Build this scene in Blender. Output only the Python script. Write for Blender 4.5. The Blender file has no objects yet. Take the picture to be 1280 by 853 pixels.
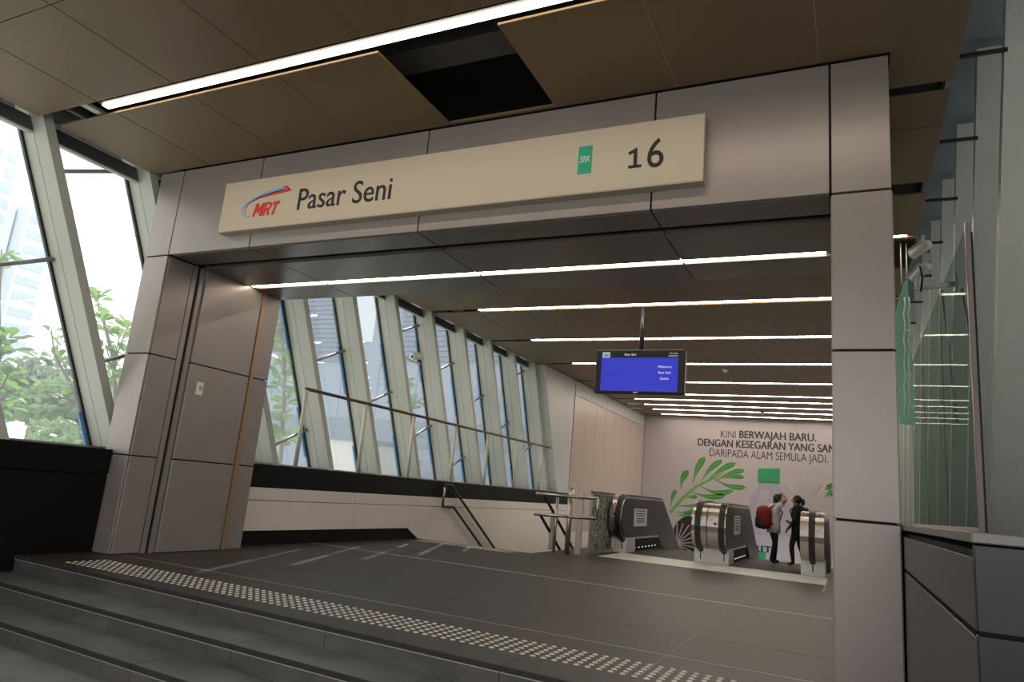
import bpy, bmesh, math, random
from mathutils import Vector, Matrix
random.seed(7)
S = bpy.context.scene
COL = S.collection
# ------------------------------------------------------------------ camera
FPX = 874.77
YAW, PIT, ROL = (math.radians(a) for a in (-26.2226, 11.9639, 5.1722))
CAM = Vector((0, 0, 1.2))
_f = Vector((math.sin(YAW)*math.cos(PIT), math.cos(YAW)*math.cos(PIT), math.sin(PIT)))
_r = Vector((math.cos(YAW), -math.sin(YAW), 0))
_u = _r.cross(_f)
RGT = _r*math.cos(ROL) + _u*math.sin(ROL)
UP = -_r*math.sin(ROL) + _u*math.cos(ROL)
cd = bpy.data.cameras.new('camera'); cam = bpy.data.objects.new('camera', cd); COL.objects.link(cam)
cd.sensor_fit = 'HORIZONTAL'; cd.sensor_width = 36; cd.lens = 36*FPX/1280
cd.clip_start = .05; cd.clip_end = 2000
mw = Matrix.Identity(4)
for i in range(3):
    mw[i][0], mw[i][1], mw[i][2], mw[i][3] = RGT[i], UP[i], -_f[i], CAM[i]
cam.matrix_world = mw
S.camera = cam

def H(px, py, ax, v):
    """the point on the plane axis=v that the photo shows at pixel (px, py)"""
    d = RGT*((px-640)/FPX) - UP*((py-426.5)/FPX) + _f
    return CAM + d*((v-CAM[ax])/d[ax])

# ------------------------------------------------------------------ world, sun, exposure
W = bpy.data.worlds.new('hazy_sky'); S.world = W; W.use_nodes = True
bg = W.node_tree.nodes['Background']
bg.inputs[0].default_value = (1, .985, .965, 1); bg.inputs[1].default_value = 2.3
sd = bpy.data.lights.new('sun', 'SUN'); sd.energy = 5.0; sd.angle = math.radians(1.0); sd.color = (1, .93, .83)
so = bpy.data.objects.new('sun', sd); COL.objects.link(so)
SUN = Vector((-.53, .845, 1.0)).normalized()
so.rotation_euler = SUN.to_track_quat('Z', 'Y').to_euler()
so.location = SUN*40
vs = S.view_settings
vs.view_transform = 'Standard'; vs.look = 'None'; vs.gamma = 1; vs.use_curve_mapping = False
vs.exposure = -0.25
S.cycles.max_bounces = 10
S.cycles.transparent_max_bounces = 24

# ------------------------------------------------------------------ materials
def mat(name, col, rough=.5, metal=0.0, noise=0.0, scale=6.0, bump=0.0, emit=None, estr=0.0, spec=.5, trans=0.0, stretch=None):
    m = bpy.data.materials.new(name); m.use_nodes = True
    nt = m.node_tree; b = nt.nodes['Principled BSDF']
    b.inputs['Base Color'].default_value = (*col, 1)
    b.inputs['Roughness'].default_value = rough
    b.inputs['Metallic'].default_value = metal
    b.inputs['Specular IOR Level'].default_value = spec
    if trans: b.inputs['Transmission Weight'].default_value = trans
    if emit:
        b.inputs['Emission Color'].default_value = (*emit, 1); b.inputs['Emission Strength'].default_value = estr
    if noise or bump:
        tc = nt.nodes.new('ShaderNodeTexCoord'); n = nt.nodes.new('ShaderNodeTexNoise')
        n.inputs['Scale'].default_value = scale; n.inputs['Detail'].default_value = 6
        if stretch:
            mp = nt.nodes.new('ShaderNodeMapping'); mp.inputs['Scale'].default_value = stretch
            nt.links.new(tc.outputs['Object'], mp.inputs['Vector']); nt.links.new(mp.outputs['Vector'], n.inputs['Vector'])
        else:
            nt.links.new(tc.outputs['Object'], n.inputs['Vector'])
        if noise:
            r = nt.nodes.new('ShaderNodeMapRange')
            r.inputs['From Min'].default_value = .25; r.inputs['From Max'].default_value = .75
            r.inputs['To Min'].default_value = 1-noise; r.inputs['To Max'].default_value = 1+noise
            nt.links.new(n.outputs['Fac'], r.inputs['Value'])
            mx = nt.nodes.new('ShaderNodeMix'); mx.data_type = 'RGBA'; mx.blend_type = 'MULTIPLY'; mx.inputs[0].default_value = 1
            mx.inputs[6].default_value = (*col, 1)
            nt.links.new(r.outputs['Result'], mx.inputs[7]); nt.links.new(mx.outputs[2], b.inputs['Base Color'])
        if bump:
            bp = nt.nodes.new('ShaderNodeBump'); bp.inputs['Strength'].default_value = bump; bp.inputs['Distance'].default_value = .01
            nt.links.new(n.outputs['Fac'], bp.inputs['Height']); nt.links.new(bp.outputs['Normal'], b.inputs['Normal'])
    return m

def glass(name, tint, gloss=.08, veil=0.0, veilcol=(.8, .85, .9), rough=.0, fres=.8):
    m = bpy.data.materials.new(name); m.use_nodes = True; nt = m.node_tree
    nt.nodes.remove(nt.nodes['Principled BSDF']); out = nt.nodes['Material Output']
    t = nt.nodes.new('ShaderNodeBsdfTransparent'); t.inputs[0].default_value = (*tint, 1)
    g = nt.nodes.new('ShaderNodeBsdfGlossy'); g.inputs['Roughness'].default_value = rough
    lw = nt.nodes.new('ShaderNodeFresnel'); lw.inputs[0].default_value = 1.45
    mx = nt.nodes.new('ShaderNodeMixShader')
    ad = nt.nodes.new('ShaderNodeMath'); ad.operation = 'MULTIPLY_ADD'; ad.inputs[1].default_value = fres; ad.inputs[2].default_value = gloss; ad.use_clamp = True
    nt.links.new(lw.outputs[0], ad.inputs[0]); nt.links.new(ad.outputs[0], mx.inputs[0])
    nt.links.new(t.outputs[0], mx.inputs[1]); nt.links.new(g.outputs[0], mx.inputs[2])
    last = mx
    if veil:
        tr = nt.nodes.new('ShaderNodeBsdfTranslucent'); tr.inputs[0].default_value = (*veilcol, 1)
        m2 = nt.nodes.new('ShaderNodeMixShader'); m2.inputs[0].default_value = veil
        nt.links.new(mx.outputs[0], m2.inputs[1]); nt.links.new(tr.outputs[0], m2.inputs[2]); last = m2
    nt.links.new(last.outputs[0], out.inputs[0])
    return m

def leafmat(name, col, tcol, noise=True):
    m = bpy.data.materials.new(name); m.use_nodes = True; nt = m.node_tree
    b = nt.nodes['Principled BSDF']; out = nt.nodes['Material Output']
    oi = nt.nodes.new('ShaderNodeObjectInfo'); hs = nt.nodes.new('ShaderNodeHueSaturation')
    r = nt.nodes.new('ShaderNodeMapRange'); r.inputs['To Min'].default_value = .65; r.inputs['To Max'].default_value = 1.35
    nt.links.new(oi.outputs['Random'], r.inputs['Value']); nt.links.new(r.outputs['Result'], hs.inputs['Value'])
    hs.inputs['Color'].default_value = (*col, 1)
    nt.links.new(hs.outputs[0], b.inputs['Base Color']); b.inputs['Roughness'].default_value = .45
    tr = nt.nodes.new('ShaderNodeBsdfTranslucent'); tr.inputs[0].default_value = (*tcol, 1)
    mx = nt.nodes.new('ShaderNodeMixShader'); mx.inputs[0].default_value = .45
    nt.links.new(b.outputs[0], mx.inputs[1]); nt.links.new(tr.outputs[0], mx.inputs[2]); nt.links.new(mx.outputs[0], out.inputs[0])
    return m

M = {}
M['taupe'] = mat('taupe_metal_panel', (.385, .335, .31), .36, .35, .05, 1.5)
M['taupe_shaded'] = mat('taupe_panel_shaded', (.21, .187, .17), .3, .45, .04, 1.5)  # the taupe panel again, its underside shade put into the colour
M['trim_bronze'] = mat('bronze_trim', (.45, .30, .19), .35, .4)
M['core'] = mat('dark_gap', (.012, .011, .010), .8)
M['brown'] = mat('brown_perforated_ceiling', (.235, .160, .090), .48, .25, .06, 1.2)
M['seam'] = mat('lit_edge_seam', (.42, .34, .24), .5)  # pale tone paints the light caught by the panel edges
M['void'] = mat('ceiling_void_black', (.012, .011, .010), .9)
M['duct'] = mat('dark_duct', (.07, .07, .07), .6)
M['floor'] = mat('dark_floor_stone', (.046, .041, .0375), .45, 0, .16, 2.2, .04, spec=.25)
M['step'] = mat('step_stone_sheen', (.15, .158, .158), .36, 0, .35, 2.5, .06, stretch=(1, 1, 2.5))  # bluish window sheen on the treads is put into this lighter colour
M['riser'] = mat('step_stone_shaded', (.095, .09, .084), .5, 0, .4, 2.2, .06, stretch=(1, 1, 2.5))  # step stone again, darkened for the dimmer upright faces
M['nosing'] = mat('black_grit_nosing', (.028, .026, .026), .75, 0, .3, 60)
M['joint'] = mat('pale_joint', (.5, .46, .42), .6)
M['stud'] = mat('bright_stud_steel', (.78, .72, .66), .35, .4)
M['plaza'] = mat('plaza_paving', (.22, .22, .21), .7, 0, .15, 3)
M['black'] = mat('black_parapet', (.0055, .0053, .005), .5, spec=.2)
M['whitepan'] = mat('white_wall_panel', (.86, .78, .71), .32, 0, .03, 1)
M['beige'] = mat('beige_wall_panel', (.56, .46, .385), .28, 0, .03, 1)
M['palegrey'] = mat('pale_grey_wall', (.62, .63, .6), .4, 0, .03, 1)
M['fin'] = mat('pale_green_grey_paint', (.60, .61, .54), .45, 0, .05, .9)
M['alu'] = mat('grey_aluminium', (.42, .42, .42), .35, .6)
M['pelmet'] = mat('dark_grey_pelmet', (.11, .112, .115), .45, .3)
M['steel'] = mat('brushed_stainless', (.46, .43, .40), .25, 1.0, .05, 8, stretch=(20, 1, 1))
M['steel2'] = mat('satin_stainless_post', (.55, .5, .46), .35, .9)
M['bronzerail'] = mat('bronze_handrail', (.16, .11, .09), .4, .5)
M['creampost'] = mat('cream_post_paint', (.72, .66, .55), .45)
M['rubber'] = mat('black_rubber', (.012, .012, .012), .38)
M['escglass'] = mat('dark_escalator_panel', (.05, .048, .048), .32, 0, spec=.15)
M['escdark'] = mat('escalator_dark_metal', (.010, .010, .011), .55, 0, spec=.3)
M['whitemarble'] = mat('white_threshold', (.84, .81, .77), .4, 0, .05, 3)
M['whitepaint'] = mat('white_paint', (.86, .84, .80), .4)
M['paper'] = mat('white_paper', (.93, .92, .9), .7)
M['ink'] = mat('black_ink', (.015, .014, .014), .6)
M['tube'] = mat('light_tube', (1, 1, 1), .5, emit=(1, .87, .70), estr=17)
M['tube2'] = mat('hall_light_tube', (1, 1, 1), .5, emit=(1, .87, .72), estr=34)
M['housing'] = mat('light_housing', (.08, .075, .07), .5, .4)
M['sign'] = mat('cream_sign_face', (.64, .545, .41), .5)
M['signside'] = mat('cream_sign_side', (.50, .43, .33), .5)
M['red'] = mat('logo_red', (.72, .03, .03), .5)
M['blue'] = mat('logo_blue', (.16, .45, .78), .5)
M['green'] = mat('badge_green', (.015, .42, .23), .5)
M['white'] = mat('white_print', (.85, .85, .83), .6)
M['bluestrip'] = mat('blue_film_strip', (.10, .28, .55), .4)
M['glassL'] = glass('facade_glass', (.93, .96, .97), .01, .065, (.9, .95, 1), fres=.3)  # whitish veil in the glass stands in for the haze outside
M['glassR'] = glass('green_tinted_glass', (.74, .80, .77), .004, fres=.03)
M['glasscl'] = glass('clear_barrier_glass', (.85, .88, .86), .04)
M['mural'] = mat('mural_lilac_grey', (.49, .44, .45), .45)
M['mleaf'] = mat('mural_leaf_green', (.05, .26, .05), .5)
M['mleaf2'] = mat('mural_leaf_vein', (.16, .40, .10), .5)
M['mpale'] = mat('mural_pale_leaf', (.52, .485, .475), .5)
M['mbottle'] = mat('mural_bottle_lilac', (.40, .37, .45), .4)
M['mbottle2'] = mat('mural_bottle_light', (.46, .43, .49), .4)
M['mcap'] = mat('mural_cap_green', (.02, .33, .12), .45)
M['mtext'] = mat('mural_text_charcoal', (.035, .035, .045), .6)
M['screen'] = mat('blue_lcd', (.01, .01, .1), .3, emit=(.035, .045, .55), estr=1.0)
M['screentext'] = mat('lcd_white', (.5, .5, .5), .3, emit=(.8, .85, 1), estr=.8)
M['screenbar'] = mat('lcd_dark_bar', (.01, .015, .02), .3)
M['screenblue'] = mat('lcd_logo_blue', (.3, .5, .6), .3, emit=(.35, .6, .7), estr=.6)
M['plastic'] = mat('black_plastic', (.018, .018, .02), .4)
M['net'] = glass('green_sheet', (.62, .86, .77), .03, .5, (.58, .88, .76))
M['rope'] = mat('white_rope', (.75, .78, .75), .7)
M['pinkalu'] = mat('pinkish_aluminium_frame', (.52, .43, .40), .4, .2)
M['plinthdark'] = mat('dark_blue_grey_panel', (.028, .028, .034), .3, .4, .08, 1.5)
M['sill'] = mat('taupe_grey_sill', (.19, .175, .165), .4, .3)
M['plinth'] = mat('taupe_panel_darkened', (.085, .07, .062), .4, .2, .08, 1.5)  # taupe darkened by colour for the shade on the side-facing panels
M['led'] = mat('white_led', (1, 1, 1), .4, emit=(1, .97, .9), estr=1.5)
M['orange'] = mat('orange_lamp', (1, .2, .02), .4, emit=(1, .15, .02), estr=1.5)
M['skin'] = mat('skin', (.38, .19, .11), .55)
M['hair'] = mat('black_hair', (.010, .009, .009), .5)
M['cloth_black'] = mat('black_cloth', (.014, .014, .017), .85)
M['cloth_white'] = mat('white_cloth', (.68, .66, .63), .85)
M['cloth_navy'] = mat('navy_cloth', (.016, .018, .03), .85)
M['cloth_red'] = mat('dark_red_cloth', (.26, .012, .018), .75)
M['cloth_grey'] = mat('dark_grey_cloth', (.045, .042, .045), .8)
M['shoe'] = mat('brown_shoe', (.10, .045, .03), .6)
M['leafA'] = leafmat('broad_leaf', (.10, .22, .045), (.28, .50, .10))
M['leafB'] = leafmat('bush_leaf', (.15, .25, .10), (.30, .46, .18))  # lightened green, with distance haze put into the colour
M['leafC'] = leafmat('hazed_bush_leaf', (.20, .26, .21), (.30, .42, .28))  # pale greyed green carries the haze of the far trees
M['bark'] = mat('grey_bark', (.22, .17, .12), .8, 0, .2, 12)
M['bldg'] = mat('blue_grey_cladding', (.30, .36, .48), .5, 0, .04, .3)
M['sideb'] = mat('added_block_grey', (.40, .42, .44), .7, 0, .08, .5)  # for the added block; kept light enough to bounce some daylight
M['bluegrey'] = mat('lit_void_blue_grey', (.20, .23, .25), .6)  # paler than the void black: faint light up there is painted in
M['bldg2'] = mat('slate_blue_band', (.19, .25, .33), .5)
M['louvre'] = mat('dark_louvre_blade', (.16, .22, .33), .5)
M['bwhite'] = mat('white_render', (.8, .78, .72), .7)
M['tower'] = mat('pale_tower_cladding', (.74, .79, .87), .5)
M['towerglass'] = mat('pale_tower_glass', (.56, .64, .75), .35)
M['grass'] = mat('outside_ground', (.25, .27, .2), .9, 0, .3, .4)
M['road'] = mat('pale_concrete_road', (.5, .49, .47), .8, 0, .1, .5)
M['redbar'] = mat('red_reflection', (.55, .03, .03), .5)

# ------------------------------------------------------------------ mesh helpers
def link(name, me, m=None, parent=None, loc=None):
    o = bpy.data.objects.new(name, me); COL.objects.link(o)
    if m is not None and len(me.materials) == 0: me.materials.append(M[m] if isinstance(m, str) else m)
    if parent: o.parent = parent
    if loc is not None: o.location = loc
    return o

def empty(name, loc=(0, 0, 0)):
    o = bpy.data.objects.new(name, None); COL.objects.link(o); o.location = loc; o.empty_display_size = .1
    return o

def tag(o, label, cat, group=None, kind=None):
    o['label'] = label; o['category'] = cat
    if group: o['group'] = group
    if kind: o['kind'] = kind
    return o

def struct(name, label, cat, loc=(0, 0, 0)):
    return tag(empty(name, loc), label, cat, kind='structure')

_boxes = {}
def boxmesh(sx, sy, sz, m, bev=0.0):
    key = (round(sx, 4), round(sy, 4), round(sz, 4), m, bev)
    if key in _boxes: return _boxes[key]
    bm = bmesh.new(); bmesh.ops.create_cube(bm, size=1)
    bmesh.ops.scale(bm, vec=(sx, sy, sz), verts=bm.verts)
    if bev: bmesh.ops.bevel(bm, geom=bm.edges[:], offset=bev, segments=1, affect='EDGES')
    me = bpy.data.meshes.new('box'); bm.to_mesh(me); bm.free(); me.materials.append(M[m]); _boxes[key] = me
    return me

def box(name, x0, x1, y0, y1, z0, z1, m, parent=None, bev=0.0):
    o = link(name, boxmesh(x1-x0, y1-y0, z1-z0, m, bev), None, parent, ((x0+x1)/2, (y0+y1)/2, (z0+z1)/2))
    if parent: o.location -= parent.location
    return o

def meshobj(name, verts, faces, m, parent=None, smooth=False):
    me = bpy.data.meshes.new(name); me.from_pydata([tuple(v) for v in verts], [], faces)
    bm = bmesh.new(); bm.from_mesh(me); bmesh.ops.recalc_face_normals(bm, faces=bm.faces); bm.to_mesh(me); bm.free()
    if smooth:
        for p in me.polygons: p.use_smooth = True
    o = link(name, me, m, parent)
    if parent: o.location = -parent.location
    return o

def prism_data(poly, axis, a, b):
    """poly: 2-D points in the other two axes (cyclic order), extruded along axis from a to b"""
    V = []
    for t in (a, b):
        for p in poly:
            v = list(p); v.insert(axis, t); V.append(v)
    n = len(poly)
    F = [list(range(n)), list(range(n, 2*n))[::-1]] + [[i, (i+1) % n, (i+1) % n+n, i+n] for i in range(n)]
    return V, F

def prism(name, poly, axis, a, b, m, parent=None):
    V, F = prism_data(poly, axis, a, b)
    return meshobj(name, V, F, m, parent)

def tube_data(pts, r, n=10, cap=True):
    pts = [Vector(p) for p in pts]; rs = r if isinstance(r, (list, tuple)) else [r]*len(pts)
    V, F = [], []
    t0 = (pts[1]-pts[0]).normalized()
    a = t0.orthogonal().normalized()
    for i, p in enumerate(pts):
        if i == 0: t = t0
        elif i == len(pts)-1: t = (pts[i]-pts[i-1]).normalized()
        else: t = ((pts[i]-pts[i-1]).normalized()+(pts[i+1]-pts[i]).normalized()).normalized()
        a = (a - t*a.dot(t)).normalized(); b = t.cross(a)
        for k in range(n):
            an = 2*math.pi*k/n
            V.append(p + (a*math.cos(an)+b*math.sin(an))*rs[i])
    for i in range(len(pts)-1):
        for k in range(n):
            F.append([i*n+k, i*n+(k+1) % n, (i+1)*n+(k+1) % n, (i+1)*n+k])
    if cap:
        F.append(list(range(n))[::-1]); F.append([(len(pts)-1)*n+k for k in range(n)])
    return V, F

def tube(name, pts, r, m, parent=None, n=10):
    V, F = tube_data(pts, r, n)
    return meshobj(name, V, F, m, parent, smooth=True)

def lathe(name, prof, m, parent=None, loc=(0, 0, 0), axis='Z', n=20):
    V, F = [], []
    for r, h in prof:
        for k in range(n):
            a = 2*math.pi*k/n
            c, s_ = r*math.cos(a), r*math.sin(a)
            V.append({'Z': (c, s_, h), 'Y': (c, h, s_), 'X': (h, c, s_)}[axis])
    for i in range(len(prof)-1):
        for k in range(n):
            F.append([i*n+k, i*n+(k+1) % n, (i+1)*n+(k+1) % n, (i+1)*n+k])
    F.append(list(range(n))); F.append([(len(prof)-1)*n+k for k in range(n)])
    o = meshobj(name, V, F, m, parent, smooth=True)
    o.location += Vector(loc)
    return o

def textmesh(s, bold=0.0, shear=0.0, ext=.004, spacing=1.0):
    cu = bpy.data.curves.new('txt', 'FONT'); cu.body = s; cu.size = 1; cu.offset = min(bold, 0); cu.shear = shear
    cu.extrude = 0; cu.resolution_u = 4; cu.space_character = spacing
    o = bpy.data.objects.new('txt', cu); COL.objects.link(o)
    dg = bpy.context.evaluated_depsgraph_get(); dg.update()
    me = bpy.data.meshes.new_from_object(o.evaluated_get(dg), depsgraph=dg)
    bpy.data.objects.remove(o); bpy.data.curves.remove(cu)
    bm = bmesh.new(); bm.from_mesh(me)
    if bold > 0:                       # heavier strokes: shifted copies of the same outline
        src = bm.faces[:]
        for dx, dy, dz in ((bold, 0, -.15), (-bold, 0, -.3), (0, bold*.7, -.45)):
            d = bmesh.ops.duplicate(bm, geom=src)
            bmesh.ops.translate(bm, vec=(dx, dy, dz), verts=[v for v in d['geom'] if isinstance(v, bmesh.types.BMVert)])
    r = bmesh.ops.extrude_face_region(bm, geom=bm.faces[:])
    bmesh.ops.translate(bm, vec=(0, 0, 1), verts=[v for v in r['geom'] if isinstance(v, bmesh.types.BMVert)])
    bm.to_mesh(me); bm.free()
    return me

_h = textmesh('H'); CAP = [max(v.co.y for v in _h.vertices)]
def text(name, s, x0, x1, z0, h, y, m, parent=None, bold=0.0, shear=0.0, depth=.006, caps='H'):
    """lettering in the x-z plane facing -y: spans x0..x1, capital height h, baseline z0"""
    me = textmesh(s, bold, shear)
    xs = [v.co.x for v in me.vertices]; mn, mx = min(xs), max(xs)
    cap = CAP[0]
    for v in me.vertices:
        x = x0 + (v.co.x-mn)/(mx-mn)*(x1-x0); z = z0 + v.co.y/cap*h; yy = y - v.co.z*depth
        v.co = (x, yy, z)
    bm = bmesh.new(); bm.from_mesh(me); bmesh.ops.recalc_face_normals(bm, faces=bm.faces); bm.to_mesh(me); bm.free()
    me.materials.clear()
    o = link(name, me, m, parent)
    if parent: o.location = -parent.location
    return o

def sub(o, part):
    """make o (a part of the same thing) a piece of part"""
    o.parent = part; o.location = o.location - part.location
    return o

# ================================================================== SETTING
XW = -8.40           # inner face of the left parapet
XI = -8.70           # inner face of the leaning columns, left
XR = 1.20            # inner face of the leaning columns, right
PY = 5.95            # front face of the portal
ZC = 5.05            # ceiling
ZS = 3.83            # portal soffit
PB = 8.05            # back of the portal
LEAN = .468
GROUND = -.51

# ---- plaza in front, at the foot of the steps
pl = box('pavement', -9.4, 8, -14, 4.3, GROUND-.2, GROUND, 'plaza')
tag(pl, 'grey paved plaza at the foot of the entrance steps', 'pavement', kind='structure')

# ---- floor of the concourse: slabs with pale joints
fl = struct('floor', 'dark stone concourse floor laid in wide slabs', 'floor')
box('screed', XW, XR+.6, 5.3, 13.4, -.6, -.0008, 'joint', fl)
box('screed', -5.75, XR+.6, 13.4, 17.9, -.6, -.0008, 'joint', fl)
box('screed', -.40, XR+.6, 17.9, 31.6, -.6, -.0008, 'joint', fl)
rows = [(5.30, 6.12, .022), (6.12, 7.18, .012), (7.18, 10.02, .06), (10.02, 13.4, .012)]
for (a, b, g) in rows:
    xs = [XW, -6.2, -3.78, -1.35, XR+.6]
    for i in range(4):
        box('slab', xs[i]+.002, xs[i+1]-.002, a, b-g, -.08, 0, 'floor', fl)
box('dark_joint', XW, XR+.6, 7.168, 7.18, -.05, -.0004, 'core', fl)
xs = [-5.75, -4.8]
box('slab', -5.75, -4.80, 13.4, 17.9, -.08, 0, 'floor', fl)
box('slab', -4.80, -.42, 13.4, 14.68, -.08, 0, 'floor', fl)
for a, b in ((13.4, 17.9), (17.9, 22), (22, 31.6)):
    box('slab', -.40, XR+.6, a+.004, b, -.08, 0, 'floor', fl)
box('threshold_slab', -4.78, -2.62, 14.70, 16.45, -.08, .004, 'whitemarble', fl)
box('threshold_slab', -2.61, -.42, 14.70, 16.45, -.08, .004, 'whitemarble', fl)

# ---- entrance steps
st = struct('entrance_steps', 'three dark stone entrance steps with black grit nosings', 'steps')
edges = [(4.85, 0.0), (4.40, -.17), (3.95, -.34)]
def sk(x): return -.05*(x+4.6)            # the flight runs slightly askew to the portal
def step_piece(name, a, b, y0, y1, z0, z1, m, straight=False):
    prism(name, [(a, y0+sk(a)), (b, y0+sk(b)), (b, y1+(0 if straight else sk(b))), (a, y1+(0 if straight else sk(a)))], 2, z0, z1, m, st)
for i, (ye, z) in enumerate(edges):
    xs = [XW, -6.9, -5.35, -3.8, -2.2, -.7, .34]
    xs = sorted([XW] + [x-.55*i if x-.55*i > XW+.3 else x-.55*i+.8 for x in xs[1:-1]] + [.34])
    for a, b in zip(xs[:-1], xs[1:]):
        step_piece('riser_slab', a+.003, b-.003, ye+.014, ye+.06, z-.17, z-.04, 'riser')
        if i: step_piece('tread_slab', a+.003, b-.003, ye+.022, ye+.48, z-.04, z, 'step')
        else: step_piece('tread_slab', a+.003, b-.003, ye+.022, 5.298, z-.04, z, 'floor', True)
        step_piece('nosing', a+.003, b-.003, ye-.004, ye+.02, z-.034, z+.002, 'nosing')
        step_piece('nosing_line', a+.003, b-.003, ye+.004, ye+.03, z-.043, z-.0345, 'joint')
    step_piece('core', XW, .34, ye+.05, 5.35, z-.60, z-.045, 'core', True)

# ---- portal (the front wall): dark core with separate metal panels
wf = struct('wall_front', 'taupe metal clad portal framing the station entrance', 'portal')
T = .03
def fpanel(x0, x1, z0, z1):
    g = .009
    box('panel', x0+g, x1-g, PY, PY+T, z0+g, z1-g, 'taupe', wf, .003)
FX = [-8.1, -6.66, -4.19, -1.63, -.115]
for a, b in zip(FX[:-1], FX[1:]): fpanel(a, b, ZS, 5.045)
for (a, b) in ((-8.56, -8.1), (-.115, .34)):
    zz = [-.001, 1.20, 2.50, ZS, 5.045]
    if a > -1: zz[0] = -.02
    for c, d in zip(zz[:-1], zz[1:]): fpanel(a, b, c, d)
# cores
box('core', -8.55, -8.12, PY+T, PB-.05, 0, 5.02, 'core', wf)
box('core', -.09, .31, PY+T, PB-.05, 0, 5.02, 'core', wf)
box('core', -8.2, .0, PY+T, PB-.03, ZS+.035, 5.02, 'core', wf)
# left jamb panels (facing the opening)
g = .008
for c, d in ((0, 1.20), (1.20, 2.50), (2.50, ZS)):
    box('jamb_panel', -8.12, -8.095, PY+T+.002, 6.36, c+g, d-g, 'taupe', wf, .003)
    box('jamb_panel', -8.12, -8.06, 6.58, 7.62, c+g, d-g, 'taupe', wf, .003)
    box('jamb_panel', -8.12, -8.075, 7.71, PB-.03, c+g, d-g, 'taupe', wf, .003)
    box('jamb_panel', .31, .34, PY+T+.002, PB-.03, c+g, d-g, 'taupe', wf, .003)
    box('jamb_panel', -.115, -.09, PY+T+.002, PB-.03, c+g, d-g, 'taupe', wf, .003)
box('jamb_channel', -8.12, -8.10, 6.375, 6.45, 0, ZS, 'taupe', wf)
box('jamb_channel', -8.12, -8.09, 6.50, 6.565, 0, ZS, 'taupe', wf)
box('jamb_trim', -8.12, -8.045, 7.635, 7.70, 0, ZS, 'trim_bronze', wf)
# soffit panels, slot and back face
SX = [-8.06, -6.66, -4.19, -1.63, -.12]
for a, b in zip(SX[:-1], SX[1:]):
    box('soffit_panel', a+.006, b-.006, PY+T+.003, 6.38, ZS, ZS+.03, 'taupe_shaded', wf, .003)
    box('soffit_panel', a+.006, b-.006, 6.50, 7.30, ZS-.02, ZS+.03, 'taupe_shaded', wf, .003)
    box('soffit_panel', a+.006, b-.006, 7.44, PB, ZS-.02, ZS+.03, 'taupe_shaded', wf, .003)
    box('back_panel', a+.006, b-.006, PB-.03, PB, ZS+.04, 5.04, 'taupe', wf, .003)

# ---- ceiling: brown panels hung under a black void
ce = struct('ceiling', 'brown metal panelled ceiling with narrow joints and light slots', 'ceiling')
box('void', -9.3, .95, -7.0, 31.6, 5.62, 5.7, 'void', ce)
box('void_lid', .95, 2.4, -7.0, 31.6, 6.0, 6.06, 'bluegrey', ce)
box('void_side', .90, .95, -7.0, 31.6, 5.5, 6.0, 'bluegrey', ce)
box('void_side', -9.3, -9.25, -7.0, 31.6, 5.25, 5.62, 'void', ce)
box('void_end', -9.3, 2.0, -7.05, -7.0, 5.0, 5.7, 'brown', ce)
PX = [-8.70] + [-7.60+1.233*i for i in range(7)] + [.87]
def crow(y0, y1, x0=None, x1=None, skip=()):
    for i in range(len(PX)-1):
        a, b = PX[i], PX[i+1]
        if x0 is not None: a, b = max(a, x0), min(b, x1)
        if b-a < .05 or i in skip: continue
        g = .004 if i != 6 else .008
        box('panel', a+g, b-g, y0+.004, y1-.004, ZC, ZC+.025, 'brown', ce, .004)
        if i+1 < len(PX)-1 and i+1 not in skip and b == PX[i+1]: box('panel_seam', b-.03, b+.03, y0+.006, y1-.006, ZC+.006, ZC+.02, 'seam', ce)
# rows in front of the portal; the rearmost added to dim steps and pillar
for a, b in ((-6.9, -5.6), (-5.6, -4.3), (-4.3, -2.9), (-2.9, -1.45), (-1.4, 0.2), (.45, 1.75), (1.75, 3.06), (3.06, 4.34)): crow(a, b)
crow(4.57, 5.94, skip=(4,))
box('panel_edge', -3.90, -2.66, 5.90, 5.935, ZC+.0, ZC+.03, 'brown', ce)
# right of the portal
for a, b in ((5.94, 6.52), (6.68, 7.32), (7.32, 8.62), (8.94, 10.30), (10.38, 11.7)): crow(a, b, .345, .87)
# hall rows
LIGHTY = [10.35, 13.30, 16.27, 19.37, 22.38, 24.95, 26.3, 27.75, 29.15, 30.7]
yy = 8.06
for i, ly in enumerate(LIGHTY):
    e = ly-.11
    if e-yy > 2:
        mid = (yy+e)/2; segs = [(yy, mid), (mid, e)]
    else: segs = [(yy, e)]
    for a, b in segs:
        if b <= 11.7: crow(a, b, -8.70, .345)
        else: crow(a, b)
    yy = ly+.11
crow(yy, 31.5)
box('duct', -9.0, -1.0, 4.95, 5.3, 5.3, 5.45, 'duct', ce)
box('hanger', -8.2, -8.14, 4.35, 4.6, 5.06, 5.5, 'duct', ce)
box('hanger', -7.95, -7.85, 4.30, 4.62, 5.08, 5.12, 'alu', ce)

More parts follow.
